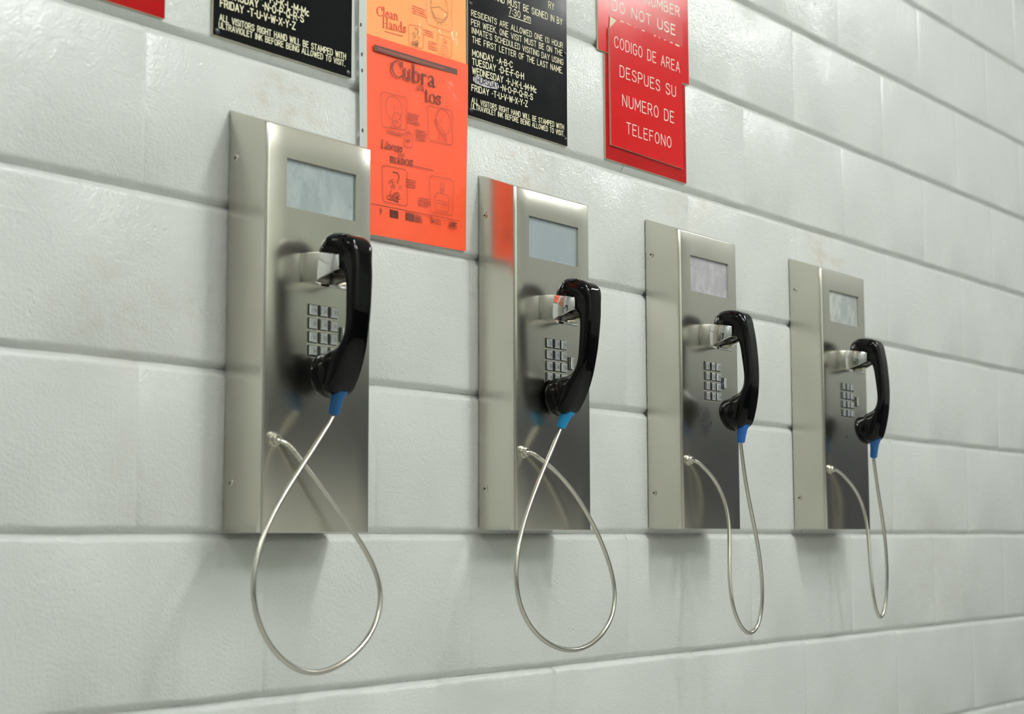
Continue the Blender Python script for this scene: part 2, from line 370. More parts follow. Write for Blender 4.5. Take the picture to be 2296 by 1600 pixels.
def handset_mesh():
    """side profile (out from the steel face, height), rounded across its width; pose of the second phone"""
    prof = [(36, 375), (46, 376), (58, 374), (70, 369.5), (79, 362), (82.5, 351), (83, 338), (82.5, 318), (80.5, 298), (77.5, 275), (73, 253), (66.5, 231), (58, 210), (51, 195), (44, 183), (37, 176.5), (27, 175), (20, 181), (19, 200), (20, 221),
            (28, 229), (37, 230.5), (47, 234), (54, 243), (58.5, 257), (60.5, 275), (62, 295), (62.5, 311), (60, 322), (52, 329), (40, 331), (35, 338), (34, 352), (34.5, 367)]
    P = catmull([(a, b, 0) for a, b in prof]+[(prof[0][0], prof[0][1], 0)], 4)[:-1]
    n = len(P); nr = []
    for i in range(n):
        t = (P[(i+1) % n]-P[i-1]).normalized(); nr.append(Vector((t.y, -t.x, 0)))
    area = sum(P[i].x*P[(i+1) % n].y-P[(i+1) % n].x*P[i].y for i in range(n))
    if area < 0: nr = [-a for a in nr]
    K = 6; layers = [(-1, PI/2*(1-k/K)) for k in range(K+1)]; layers += [(1, a) for (_, a) in reversed(layers)]
    v = []; f = []
    for (sg, a) in layers:
        for i in range(n):
            e = min(1, max(0, (P[i].y-336)/26, (262-P[i].y)/55)); e = e*e*(3-2*e)      # the handle flares into both ends
            hw, r = 17.5+7.8*e, 7+8*e; ins = r*(1-math.sin(PI/2-a))
            p = P[i]-nr[i]*ins; v.append((sg*(hw-r+r*math.sin(a))/1000, -p.x/1000, p.y/1000))
    for j in range(len(layers)-1):
        for i in range(n): f.append((j*n+i, j*n+(i+1) % n, (j+1)*n+(i+1) % n, (j+1)*n+i))
    for base in (0, (len(layers)-1)*n):
        for t3 in tessellate_polygon([[Vector((-v[base+i][1], v[base+i][2], 0)) for i in range(n)]]): f.append(tuple(base+k for k in t3))
    q = MB(); q.raw(v, f); fixed = q.mesh('handset'); fixnormals(fixed)
    bm = bmesh.new(); bm.from_mesh(fixed)
    for m2 in (cup(EAR, 24, 351, math.radians(-2)), cup(MOUTH, 2.2, 201, math.radians(3))): bm.from_mesh(m2)
    bm.to_mesh(fixed); bm.free()
    tmp = bpy.data.objects.new('tmp', fixed); COL.objects.link(tmp)
    rm = tmp.modifiers.new('r', 'REMESH'); rm.mode = 'VOXEL'; rm.voxel_size = .0011; rm.use_smooth_shade = True
    sm = tmp.modifiers.new('s', 'SMOOTH'); sm.factor = .5; sm.iterations = 14
    bpy.context.view_layer.update()
    me = bpy.data.meshes.new_from_object(tmp.evaluated_get(bpy.context.evaluated_depsgraph_get())); bpy.data.objects.remove(tmp)
    me.name = 'handset'; me.materials.clear(); me.shade_smooth(); return me
EAR = [(1.5, 0), (1.5, 15), (2.5, 19.5), (4.5, 22.6), (9, 24.9), (15, 25.7), (24, 25.2), (33, 22.5), (41, 17.5), (47, 10), (49, 0)]
MOUTH = [(1.5, 0), (1.5, 16.5), (2.3, 21.2), (4.6, 25), (9, 27.3), (15, 28), (22, 27.4), (30, 25), (37, 20.6), (42, 14), (45, 6), (45.5, 0)]
def cup(prof, u, vv, tilt):
    q = MB(); q.lathe([(a/1000, b/1000) for a, b in prof], (0, -u/1000, vv/1000), (0, -math.cos(tilt), math.sin(tilt)), 36)
    me = q.mesh('cap'); fixnormals(me); return smooth_by_angle(me, 40)
def cradle_mesh():
    """two chrome horns and a floor around the handset neck"""
    q = MB()
    top = [(0, 352.5), (14, 352), (28, 350.8), (42, 348.5), (52, 346.8), (59, 345.6)]
    bot = [(0, 315.5), (14, 313.6), (28, 315.6), (42, 321), (52, 325.6), (59, 328.3)]
    inn = [0, 0, .7, 2.4, 5.0, 8.2]
    c0 = 87.0
    for sgn in (-1, 1):
        v = []; f = []
        for (a, b, i_) in zip(top, bot, inn):
            xo = c0+sgn*(29-i_); xi = c0+sgn*(29-i_-(4.4 if a[0] < 50 else 3.4))
            v += [(xo, a[0], a[1]), (xo, b[0], b[1]), (xi, b[0], b[1]), (xi, a[0], a[1])]
        v = [(x/1000, -(D+o/1000), z/1000) for x, o, z in v]
        for i in range(len(top)-1):
            for k in range(4): f.append((i*4+k, i*4+(k+1) % 4, i*4+4+(k+1) % 4, i*4+4+k))
        e = (len(top)-1)*4; f += [(0, 1, 2, 3), (e+3, e+2, e+1, e)]
        q.raw(v, f)
    v = []; f = []
    for (o, zt, zb) in ((0, 319, 315.5), (14, 318, 313.6), (24, 314.5, 310.5), (33, 311.5, 308)):
        for x, z in ((62, zt), (112, zt), (112, zb), (62, zb)): v.append((x/1000, -(D+o/1000), z/1000))
    for i in range(3):
        for k in range(4): f.append((i*4+k, i*4+(k+1) % 4, i*4+4+(k+1) % 4, i*4+4+k))
    f += [(3, 2, 1, 0), (12, 13, 14, 15)]
    q.raw(v, f)
    me = q.mesh('cradle'); fixnormals(me, lambda e: e.calc_face_angle(0) > .9, .0009, 2)
    return smooth_by_angle(me, 38)
def key_mesh(w_, h_, lift, mark):
    q = MB(); a, b = w_/2, h_/2
    g = .0010
    q.box((-a-g, -.0006, -b-g), (a+g, .0, b+g), 1)
    t = .0011
    v = [(-a, -.0006, -b), (a, -.0006, -b), (a, -.0006, b), (-a, -.0006, b), (-a, -lift+.0006, -b), (a, -lift+.0006, -b), (a, -lift+.0006, b), (-a, -lift+.0006, b),
         (-a+t, -lift, -b+t), (a-t, -lift, -b+t), (a-t, -lift, b-t), (-a+t, -lift, b-t)]
    f = [(0, 1, 5, 4), (1, 2, 6, 5), (2, 3, 7, 6), (3, 0, 4, 7), (4, 5, 9, 8), (5, 6, 10, 9), (6, 7, 11, 10), (7, 4, 8, 11), (8, 9, 10, 11)]
    q.raw(v, f)
    if mark:
        y = -lift-.00005
        for (x0, z0, x1, z1) in ((.0006, -.0024, .0016, .0026), (.0026, .0004, .0048, .0012), (.0026, -.0016, .0048, -.0008)):
            q.face([(x0, y, z0), (x1, y, z0), (x1, y, z1), (x0, y, z1)], 2)
    return q.mesh('key')
ME = {}
ME['housing'] = housing_mesh(); ME['handset'] = handset_mesh(); ME['cradle'] = cradle_mesh()
ME['ear'] = cup([(0, 0), (0, 15), (1, 19.8), (3.5, 23.2), (8, 25.4), (11, 26), (11.6, 25.4), (11.6, 0)], 24, 351, math.radians(-2))
ME['mouth'] = cup([(0, 0), (0, 17), (.8, 22), (3.2, 25.8), (7, 27.6), (10.5, 28.4), (11.1, 27.8), (11.1, 0)], 2.2, 201, math.radians(3))
ME['key'] = key_mesh(.0138, .0126, .0030, True); ME['vol'] = key_mesh(.0085, .0175, .0062, False)
q = MB(); q.box((-.0278, -.0004, -.0345), (.0278, 0, .0345)); ME['keypad'] = q.mesh('keypad')
q = MB(); q.face([(WX0-.001, -D+.0038, WZ0-.001), (WX1+.001, -D+.0038, WZ0-.001), (WX1+.001, -D+.0038, WZ1+.001), (WX0-.001, -D+.0038, WZ1+.001)])
CARDQ = q
q = MB(); q.lathe([(0, .0055), (0, .0055), (.0006, .0055), (.0012, .0042), (.0012, .0022), (.0004, .0018), (.0004, 0)], (0, 0, 0), (-1, 0, 0), 16, 0)
q.lathe([(0.0005, .0017), (.00055, .0017)], (0, 0, 0), (-1, 0, 0), 6, 1); ME['screw'] = smooth_by_angle(q.mesh('screw'), 40)
q = MB(); q.lathe([(0, .0088), (.003, .0088), (.0042, .0075), (.0042, .0066), (.0085, .0066), (.0095, .0056), (.0095, .0043), (.006, .0042)], (0, 0, 0), (0, -1, 0), 16); ME['grommet'] = smooth_by_angle(q.mesh('grommet'), 35)
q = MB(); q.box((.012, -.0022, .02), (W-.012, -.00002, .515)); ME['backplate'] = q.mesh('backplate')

PH = [(.1318, -.0040, 3.7, 0, 'steel wall phone left of the orange poster, with mottled card and dark blue cord boot'),
      (.6262, 0.0, 0.0, 1, 'steel wall phone mirroring the orange poster in its side, with bright blue cord boot'),
      (1.0770, .0025, 12.0, 2, 'steel wall phone below the red signs, with a scuffed patch under its keypad'),
      (1.5870, .0030, 11.0, 3, 'steel wall phone farthest right in the row, with a pale streaked card')]
for (px, dz, sw, idx, lab) in PH:
    t = thing('wall_phone', lab, 'telephone', (px, 0, Z0+dz), 'steel wall phones in a row')
    obj('backplate', ME['backplate'], M_STEEL_DK, t)
    obj('housing', ME['housing'], M_STEEL, t)
    c = obj('display_card', CARDQ.mesh('display_card'), M_CARD[idx], t)
    for z in (.4715, .0655): obj('screw', ME['screw'], [M_STEEL, M_STEEL_DK], t, loc=(0, -.0131, z))
    obj('cradle', ME['cradle'], M_CHROME, t)
    kp = obj('keypad', ME['keypad'], M_STEEL, t, loc=(.0985, -D, .2572))
    for r in range(4):
        for k in range(3): obj('key', ME['key'], [M_KEY, M_KEYGAP, M_KEYMARK], kp, loc=((k-1)*.0182, -.0004, (1.5-r)*.0172))
    obj('volume_button', ME['vol'], [M_KEY, M_KEYGAP], t, loc=(.1345, -D, .2565))
    # handset, swung out about its ear end
    hs = obj('handset', ME['handset'], M_BLACK, t)
    a = math.radians(sw); piv = Vector((0, -.052, .345))
    HM = Matrix.Translation((.087, -D, 0)) @ Matrix.Translation(piv) @ Matrix.Rotation(-a, 4, 'X') @ Matrix.Translation(-piv); hs.matrix_local = HM
    obj('ear_cap', ME['ear'], M_BLACK, hs); obj('mouth_cap', ME['mouth'], M_BLACK, hs)
    # armoured cord from the grommet to the boot
    pts = [(.021-.0, -D, .117-dz)] ; cp = [(x/1000, -(D+o/1000), z/1000-dz) for x, o, z in CORDS[idx]]
    obj('cord_grommet', ME['grommet'], M_STEEL, t, loc=(.0165, -D, cp[0][2]))
    cp[0] = (.0168, -D-.004, cp[0][2])
    for _ in range(3): cp = [cp[0], cp[1]] + [tuple(.5*cp[i][k]+.25*(cp[i-1][k]+cp[i+1][k]) for k in range(3)) for i in range(2, len(cp)-2)] + cp[-2:]
    path = resample(catmull(cp, 10), .00145)
    rr = lambda i: .0036 if i % 2 else .0029
    obj('armored_cord', fixnormals(tube(path, rr, 10).mesh('armored_cord')), M_CORD, t, smooth=True)
    # blue strain relief boot, from the foot of the handset to the cord
    top = HM @ Vector((0, -.031, .1815)); end = Vector(cp[-1]); d = (top-end)
    bp = [end+d*(-.02), end, end+d*.08, end+d*.45, end+d*.72, end+d*.9, top]
    br = [.0050, .0066, .0070, .0076, .0088, .0108, .0112]
    bq = tube(bp, lambda i: br[i], 18)
    inv = HM.inverted(); bq.v = [tuple(inv @ Vector(p)) for p in bq.v]
    obj('cord_boot', smooth_by_angle(fixnormals(bq.mesh('cord_boot')), 45), M_BOOT[idx], hs)['label'] = ('dark blue', 'bright blue', 'blue', 'blue')[idx]+' cord boot'
    if idx >= 2:
        q = MB(); q.lathe([(0, .0022), (.0004, .0022), (.0006, .0015), (.0006, 0)], (.0925, -D, .186), (0, -1, 0), 10); obj('rivet', q, M_STEEL_DK, t)

# ------------------------------------------------------------------ lettering
def arc(cx, cy, rx, ry, a0, a1, n=12): return [(cx+rx*math.cos(math.radians(a0+(a1-a0)*i/n)), cy+ry*math.sin(math.radians(a0+(a1-a0)*i/n))) for i in range(n+1)]
CAPS = {
 'A': (.6, [[(0,0),(.3,1),(.6,0)], [(.1,.34),(.5,.34)]]), 'B': (.56, [[(0,.53),(.33,.53),(.47,.64),(.47,.88),(.33,1),(0,1),(0,0),(.37,0),(.53,.12),(.53,.4),(.35,.53)]]),
 'C': (.56, [[(.55,.78),(.48,.94),(.3,1),(.12,.94),(0,.75),(0,.25),(.12,.06),(.3,0),(.48,.06),(.55,.22)]]), 'D': (.56, [[(0,0),(0,1),(.3,1),(.47,.92),(.55,.72),(.55,.28),(.47,.08),(.3,0),(0,0)]]),
 'E': (.5, [[(.5,1),(0,1),(0,0),(.5,0)], [(0,.53),(.42,.53)]]), 'F': (.48, [[(.48,1),(0,1),(0,0)], [(0,.53),(.4,.53)]]),
 'G': (.56, [[(.55,.8),(.46,.95),(.3,1),(.12,.94),(0,.75),(0,.25),(.12,.06),(.3,0),(.46,.05),(.55,.2),(.55,.46),(.33,.46)]]), 'H': (.55, [[(0,0),(0,1)], [(.55,0),(.55,1)], [(0,.53),(.55,.53)]]),
 'I': (.04, [[(.02,0),(.02,1)]]), 'J': (.46, [[(.45,1),(.45,.25),(.36,.05),(.22,0),(.08,.06),(0,.25)]]), 'K': (.55, [[(0,0),(0,1)], [(.53,1),(0,.42)], [(.17,.6),(.55,0)]]),
 'L': (.46, [[(0,1),(0,0),(.46,0)]]), 'M': (.68, [[(0,0),(0,1),(.34,.3),(.68,1),(.68,0)]]), 'N': (.56, [[(0,0),(0,1),(.56,0),(.56,1)]]),
 'O': (.58, [arc(.29,.5,.29,.5,90,450,20)]), 'P': (.52, [[(0,0),(0,1),(.34,1),(.5,.9),(.52,.74),(.47,.56),(.33,.47),(0,.47)]]), 'Q': (.58, [arc(.29,.5,.29,.5,90,450,20), [(.34,.26),(.58,-.04)]]),
 'R': (.55, [[(0,0),(0,1),(.34,1),(.5,.9),(.52,.74),(.47,.58),(.33,.5),(0,.5)], [(.3,.5),(.55,0)]]), 'S': (.54, [[(.52,.82),(.42,.96),(.27,1),(.1,.95),(.02,.8),(.06,.62),(.27,.52),(.47,.42),(.54,.25),(.47,.07),(.28,0),(.1,.05),(0,.2)]]),
 'T': (.54, [[(0,1),(.54,1)], [(.27,1),(.27,0)]]), 'U': (.55, [[(0,1),(0,.26),(.09,.06),(.275,0),(.46,.06),(.55,.26),(.55,1)]]), 'V': (.58, [[(0,1),(.29,0),(.58,1)]]),
 'W': (.8, [[(0,1),(.2,0),(.4,.9),(.6,0),(.8,1)]]), 'X': (.56, [[(0,0),(.56,1)], [(0,1),(.56,0)]]), 'Y': (.56, [[(0,1),(.28,.48),(.56,1)], [(.28,.48),(.28,0)]]), 'Z': (.54, [[(0,1),(.54,1),(0,0),(.54,0)]]),
 '0': (.52, [arc(.26,.5,.26,.5,90,450,18)]), '1': (.2, [[(0,.8),(.16,1),(.16,0)]]), '3': (.5, [[(0,.85),(.1,.97),(.25,1),(.42,.93),(.46,.76),(.38,.58),(.2,.53)], [(.2,.53),(.42,.46),(.5,.27),(.42,.07),(.24,0),(.08,.04),(0,.17)]]),
 '7': (.5, [[(0,1),(.5,1),(.16,0)]]), '-': (.2, [[(0,.5),(.2,.5)]]), '.': (.06, [[(.0,.02),(.06,.02)]]), ':': (.06, [[(0,.25),(.06,.25)], [(0,.65),(.06,.65)]]), "'": (.05, [[(.03,1),(.02,.78)]]),
 '(': (.18, [arc(.35,.5,.33,.62,125,235,8)]), ')': (.18, [arc(-.17,.5,.33,.62,55,-55,8)]), ' ': (.3, []),
 'c': (.4, [arc(.22,.32,.22,.32,50,310,10)]), 'p': (.42, [[(0,.64),(0,-.3)], arc(.2,.32,.2,.32,180,-180,12)]), 'm': (.66, [[(0,0),(0,.64)], [(0,.45),(.1,.62),(.24,.62),(.31,.5),(.31,0)], [(.31,.45),(.42,.62),(.56,.62),(.64,.5),(.64,0)]])}
def serif(x, y, w_=.16): return [(x-w_/2, y), (x+w_/2, y)]
xh = .64
SER = {
 'C': (.78, [arc(.44,.5,.44,.5,40,320,18), [(.76,.97),(.76,.70)]]), 'u': (.62, [[(.0,xh),(.1,xh)], [(.1,xh),(.1,.2)], arc(.27,.2,.17,.2,180,350,8), [(.36,xh),(.48,xh)], [(.48,xh),(.48,.0)], [(.48,.02),(.6,.02)]]),
 'b': (.62, [[(.0,1.06),(.1,1.06)], [(.1,1.08),(.1,0)], arc(.3,.32,.25,.33,170,-170,14)]), 'r': (.46, [serif(.1,.01,.22), [(0,xh),(.1,xh)], [(.1,xh),(.1,0)], [(.1,.44),(.2,.6),(.32,.63),(.4,.57)]]),
 'a': (.56, [[(.06,.5),(.12,.61),(.26,.65),(.38,.58),(.41,.44)], [(.41,.46),(.41,.08)], [(.41,.1),(.48,.0),(.56,.06)], [(.41,.38),(.2,.3),(.05,.17),(.1,.03),(.22,0),(.41,.14)]]),
 's': (.44, [[(.38,.62),(.38,.48)], [(.38,.52),(.32,.62),(.2,.65),(.07,.58),(.07,.46),(.22,.35),(.37,.24),(.4,.12),(.32,.02),(.18,-.01),(.06,.06),(.03,.17)], [(.03,.17),(.03,.02)]]),
 't': (.38, [[(.13,.86),(.13,.12)], [(.13,.12),(.2,.01),(.36,.06)], [(0,xh-.02),(.33,xh-.02)]]), 'o': (.6, [arc(.29,.32,.27,.33,90,450,18)]),
 'L': (.66, [serif(.12,.99,.3), [(.12,1),(.12,0)], [(0,.01),(.6,.01)], [(.6,.0),(.62,.24)]]), 'v': (.58, [[(.05,xh),(.28,0)], [(.28,0),(.5,xh)], serif(.06,xh,.2), serif(.5,xh,.18)]),
 'e': (.52, [[(.06,.36),(.45,.36)], [(.45,.36),(.42,.54),(.28,.65),(.12,.56),(.05,.34),(.1,.1),(.26,0),(.4,.05),(.47,.16)]]), 'l': (.28, [serif(.13,.01,.26), [(.03,1.04),(.13,1.06)], [(.13,1.06),(.13,0)]]),
 'm': (.98, [serif(.12,.01,.22), serif(.46,.01,.2), serif(.82,.01,.22), [(.02,xh),(.12,xh)], [(.12,xh),(.12,0)], [(.12,.5),(.24,.64),(.38,.62),(.46,.46)], [(.46,.48),(.46,0)], [(.46,.5),(.6,.64),(.74,.62),(.82,.46)], [(.82,.48),(.82,0)]]),
 'n': (.66, [serif(.12,.01,.22), serif(.5,.01,.22), [(.02,xh),(.12,xh)], [(.12,xh),(.12,0)], [(.12,.5),(.26,.64),(.42,.62),(.5,.46)], [(.5,.48),(.5,0)]]),
 'H': (.86, [serif(.14,.99,.28), serif(.14,.01,.28), serif(.68,.99,.28), serif(.68,.01,.28), [(.14,1),(.14,0)], [(.68,1),(.68,0)], [(.14,.5),(.68,.5)]]),
 'd': (.64, [[(.38,1.06),(.48,1.06)], [(.48,1.08),(.48,0)], [(.48,.02),(.6,.02)], arc(.28,.32,.24,.33,10,350,14)]), 'y': (.56, [[(.05,xh),(.28,.02)], [(.5,xh),(.28,.02),(.16,-.26),(.04,-.24)], serif(.06,xh,.2), serif(.5,xh,.18)])}
SER['á'] = (SER['a'][0], SER['a'][1]+[[(.2,.76),(.36,.96)]])
def ribbon(q, pl, wfun, y, mi=0):
    """one mitred strip along a polyline, so that no two faces of a stroke lie on top of each other"""
    P = [pl[0]]
    for a in pl[1:]:
        if math.hypot(a[0]-P[-1][0], a[1]-P[-1][1]) > 1e-7: P.append(a)
    if len(P) < 2: return
    closed = len(P) > 3 and math.hypot(P[0][0]-P[-1][0], P[0][1]-P[-1][1]) < 1e-6
    cuts = [i for i in range(1, len(P)-1) if (P[i][0]-P[i-1][0])*(P[i+1][0]-P[i][0])+(P[i][1]-P[i-1][1])*(P[i+1][1]-P[i][1]) < .3*math.dist(P[i], P[i-1])*math.dist(P[i+1], P[i])]
    if cuts:                                            # sharp corners: separate strokes, each a hair in front of the last
        e = [0]+cuts+[len(P)-1]
        for k in range(len(e)-1): ribbon(q, P[e[k]:e[k+1]+1], wfun, y-.00001*k, mi)
        return
    if closed: P = P[:-1]
    n = len(P); segs = n if closed else n-1; D_ = []
    for i in range(segs):
        a, b = P[i], P[(i+1) % n]; l = math.hypot(b[0]-a[0], b[1]-a[1]); D_.append(((b[0]-a[0])/l, (b[1]-a[1])/l))
    Lf, Rt = [], []
    for i in range(n):
        d0 = D_[i-1] if (closed or i > 0) else D_[0]; d1 = D_[i % segs] if (closed or i < segs) else D_[-1]
        mx, mz = -(d0[1]+d1[1]), d0[0]+d1[0]; l = math.hypot(mx, mz)
        if l < .2: mx, mz, l = -d1[1], d1[0], 1
        mx, mz = mx/l, mz/l; c = max(.55, -mx*d1[1]+mz*d1[0])
        w_ = (wfun(*d0)+wfun(*d1))/4/c; x, z = P[i]
        if not closed and i in (0, n-1):
            e = wfun(*d1)*.35*(-1 if i == 0 else 1); x += d1[0]*e; z += d1[1]*e
        Lf.append((x+mx*w_, y, z+mz*w_)); Rt.append((x-mx*w_, y, z-mz*w_))
    f = [(i, n+i, n+(i+1) % n, (i+1) % n) for i in range(segs)]
    q.raw(Lf+Rt, f, mi)
def text(q, s, x0, x1, z, h, y, font=CAPS, gap=.24, sw=.13, thin=1.0, z1=None):
    tot = sum(font[c][0]+gap for c in s)-gap; kx = (x1-x0)/tot; sl = 0 if z1 is None else (z1-z)/(x1-x0); x = 0
    for c in s:
        wd, st = font[c]
        for k_, pl in enumerate(st):
            P = [(x0+(x+a)*kx, z+sl*(x+a)*kx+b*h) for a, b in pl]
            ribbon(q, P, lambda cx, cz: sw*h*(thin+(1-thin)*abs(cz)), y-.00002*k_)
        x += wd+gap
def wall_xy(x, z): return (x, z+Z0)

# ------------------------------------------------------------------ engraved signs
def plate(name, x0, x1, z0, z1, y0, th, face_mat, label, cat='sign', poly=None, parent=None):
    """two-ply engraving plastic: coloured face over a cream core"""
    P = poly or [(x0, z0), (x1, z0), (x1, z1), (x0, z1)]
    q = MB(); n = len(P)
    q.face([(a, y0-th, b+Z0) for a, b in P], 0); q.face([(a, y0, b+Z0) for a, b in reversed(P)], 1)
    for i in range(n):
        (a, b), (c, d) = P[i], P[(i+1) % n]; q.face([(a, y0-th, b+Z0), (a, y0, b+Z0), (c, y0, d+Z0), (c, y0-th, d+Z0)], 1)
    me = q.mesh(name); fixnormals(me); o = obj(name, me, [face_mat, M_CORE])
    return tag(o, label, cat)
def lettering(parent, lines, y, m, **kw):
    for ln in lines:
        s, x0, x1, z, h = ln[:5]; z1 = ln[5] if len(ln) > 5 else None
        q = MB(); text(q, s, x0, x1, z+Z0, h, y, z1=None if z1 is None else z1+Z0, **kw); obj('lettering', q, m, parent)
def bolts(parent, pts, y):
    for x, z in pts:
        q = MB(); q.lathe([(0, .0042), (.0008, .0042), (.0018, .003), (.0021, 0)], (x, y, z+Z0), (0, -1, 0), 14); obj('bolt', smooth_by_angle(q.mesh('bolt'), 50), M_BOLT, parent)
YB = -.0008; TH = .0030
# far left red sign (only its lower right corner is in view)
plate('red_sign', -.262, .0226, .6205, .98, YB, TH, M_SIGNRED_DK, 'red plastic sign cut off at the top left corner of the photo')
# black visiting-rules signs
s1 = plate('black_sign', .0992, .3482, .6205, .985, YB, TH, M_SIGNBLACK, 'black engraved visiting rules sign above the leftmost phone')
LY = YB-TH-.0003
dz12 = -.0003
lettering(s1, [('WEDNESDAY -I-J-K-L-M-Mc', .1104, .2654, .6865, .0096), ('THURSDAY -N-O-P-Q-R-S', .1112, .2558, .6735, .0096, .6755), ('FRIDAY -T-U-V-W-X-Y-Z', .1104, .2407, .6595, .0094, .6620)], LY, M_LETTER, sw=.19)
lettering(s1, [('ALL VISITORS RIGHT HAND WILL BE STAMPED WITH', .1097, .3363, .6412, .0079, .6440), ('ULTRAVIOLET INK BEFORE BEING ALLOWED TO VISIT.', .1088, .3351, .6314, .0074, .6342)], LY, M_LETTER, sw=.17)
bolts(s1, [(.1058, .6263), (.3412, .6263)], YB-TH)
s2 = plate('black_sign', .5985, .8490, .6205, .985, YB, TH, M_SIGNBLACK, 'black engraved visiting rules sign between the orange posters and the red signs')
lettering(s2, [('RY', .800, .8145, .8385, .0105), ('AND MUST BE SIGNED IN BY', .6628, .8366, .8145, .0103, .8190), ('RESIDENTS ARE ALLOWED ONE (1) HOUR', .6059, .8374, .7753, .0088, .7806), ('PER WEEK. ONE VISIT MUST BE ON THE', .6056, .8361, .7610, .0090, .7675),
               ("INMATE'S SCHEDULED VISITING DAY USING", .6070, .8384, .7486, .0088, .7530), ('THE FIRST LETTER OF THE LAST NAME.', .6082, .8370, .7345, .0092, .7385)], LY, M_LETTER, sw=.14)
lettering(s2, [('MONDAY -A-B-C', .6082, .7053, .7139, .0092, .7176), ('TUESDAY -D-E-F-G-H', .6082, .7340, .7002, .0096, .7055), ('WEDNESDAY -I-J-K-L-M-Mc', .6082, .7666, .6866, .0096, .6910), ('FRIDAY -T-U-V-W-X-Y-Z', .6067, .7434, .6598, .0093, .6636), ('-N-O-P-Q-R-S', .6762, .7573, .6757, .0092, .6776)], LY, M_LETTER, sw=.18)
lettering(s2, [('ALL VISITORS RIGHT HAND WILL BE STAMPED WITH', .6067, .8391, .6414, .0078, .6462), ('ULTRAVIOLET INK BEFORE BEING ALLOWED TO VISIT.', .6057, .8402, .6321, .0076, .6356)], LY, M_LETTER, sw=.16)
lettering(s2, [('7:30 pm', .6966, .7523, .8012, .0108, .8030)], LY, M_LETTER, sw=.13)
q = MB(); ribbon(q, [(.6966, .7980+Z0), (.7530, .8003+Z0)], lambda a, b: .0013, LY); obj('underline', q, M_LETTER, s2)
q = MB()   # scraped white patch over THURSDAY, its letters left dark
pp = [(.6098, .6790), (.612, .6840), (.618, .6852), (.632, .6845), (.646, .6842), (.660, .6858), (.6700, .6850), (.6722, .6800), (.6690, .6752), (.655, .6738), (.640, .6722), (.626, .6726), (.615, .6732), (.6105, .6755)]
q.face([(a, LY+.0001, b+Z0) for a, b in pp]); sc = obj('scraped_patch', q, M_SCRAPE, s2); sc['label'] = 'scraped whitish patch'
lettering(s2, [('THURSDAY', .6115, .6705, .6742, .0088, .6762)], LY-.0002, M_SIGNBLACK, sw=.16)
bolts(s2, [(.8435, .7731), (.8443, .6312), (.6040, .7930), (.6045, .6290)], YB-TH)
# red dialling signs: two plates side by side on the wall, a third stuck over their seam
rl = plate('red_sign', .957, 1.209, .6214, .8010, YB, TH, M_SIGNRED_DK, 'blank deep red backing plate, lowest of the red signs above the third phone')
rb_ = plate('red_sign', .938, 1.2225, .8035, 1.06, YB, TH, M_SIGNRED, 'upper red sign lettered do not use, above the Spanish red sign', poly=[(.938, .8035), (1.2225, .8050), (1.2225, 1.06), (.938, 1.06)])
lettering(rb_, [('NUMBER', 1.0813, 1.1930, .9195, .0170, .9250), ('DO NOT USE', .9796, 1.1778, .8825, .0175, .8868)], LY, M_LETTER_W, sw=.14, gap=.26)
YF2 = YB-TH-.0002
fr = plate('red_sign', 0, 0, 0, 0, YF2, .0032, M_SIGNRED, 'front red sign in Spanish about area code and telephone number', poly=[(.9690, .6462), (1.1948, .6450), (1.1920, .8662), (1.170, .8668), (1.150, .8672), (1.12, .8664), (1.09, .8668), (1.05, .8660), (1.02, .8668), (.9895, .8652), (.9668, .8455)])
lettering(fr, [('CODIGO DE AREA', .9812, 1.1858, .8170, .0186, .8194), ('DESPUES SU', .9963, 1.1713, .7694, .0190, .7712), ('NUMERO DE', 1.0035, 1.1642, .7200, .0196, .7226), ('TELEFONO', 1.0148, 1.1543, .6746, .0188, .6758)], YF2-.0032-.0003, M_LETTER_W, sw=.085, gap=.28)
q = MB()   # torn cream paper showing along the broken top edge of the front sign
q.face([(.9700, YF2-.0008, .8440+Z0), (.9905, YF2-.0008, .8665+Z0), (.9720, YF2-.0008, .8680+Z0)])
for a, b, z in ((1.002, 1.016, .8680), (1.020, 1.036, .8676), (1.046, 1.050, .8678), (1.068, 1.078, .8682), (1.106, 1.113, .8680), (1.122, 1.126, .8684), (1.14, 1.145, .8688), (1.158, 1.168, .8690), (1.176, 1.190, .8692)):
    q.face([(a, YF2-.0008, z-.0012+Z0), (b, YF2-.0008, z-.0014+Z0), (b, YF2-.0008, z+.0014+Z0), (a+.002, YF2-.0008, z+.0016+Z0)])
obj('torn_edge', q, M_CORE, fr)['label'] = 'torn cream edge'
q = MB(); n = 10
for i in range(n):
    x0, x1 = .9665+(.2365)*i/n, .9665+.2365*(i+1)/n
    y0, y1 = [LY-.0006-.0006*math.sin(k*1.7) for k in (i, i+1)]
    q.face([(x0, y0, .869+Z0), (x1, y1, .870+Z0), (x1, y1, .955+Z0), (x0, y0, .955+Z0)])
tag(obj('clear_tape', q, M_TAPE, smooth=True), 'clear shiny tape stuck across the upper red sign', 'tape')

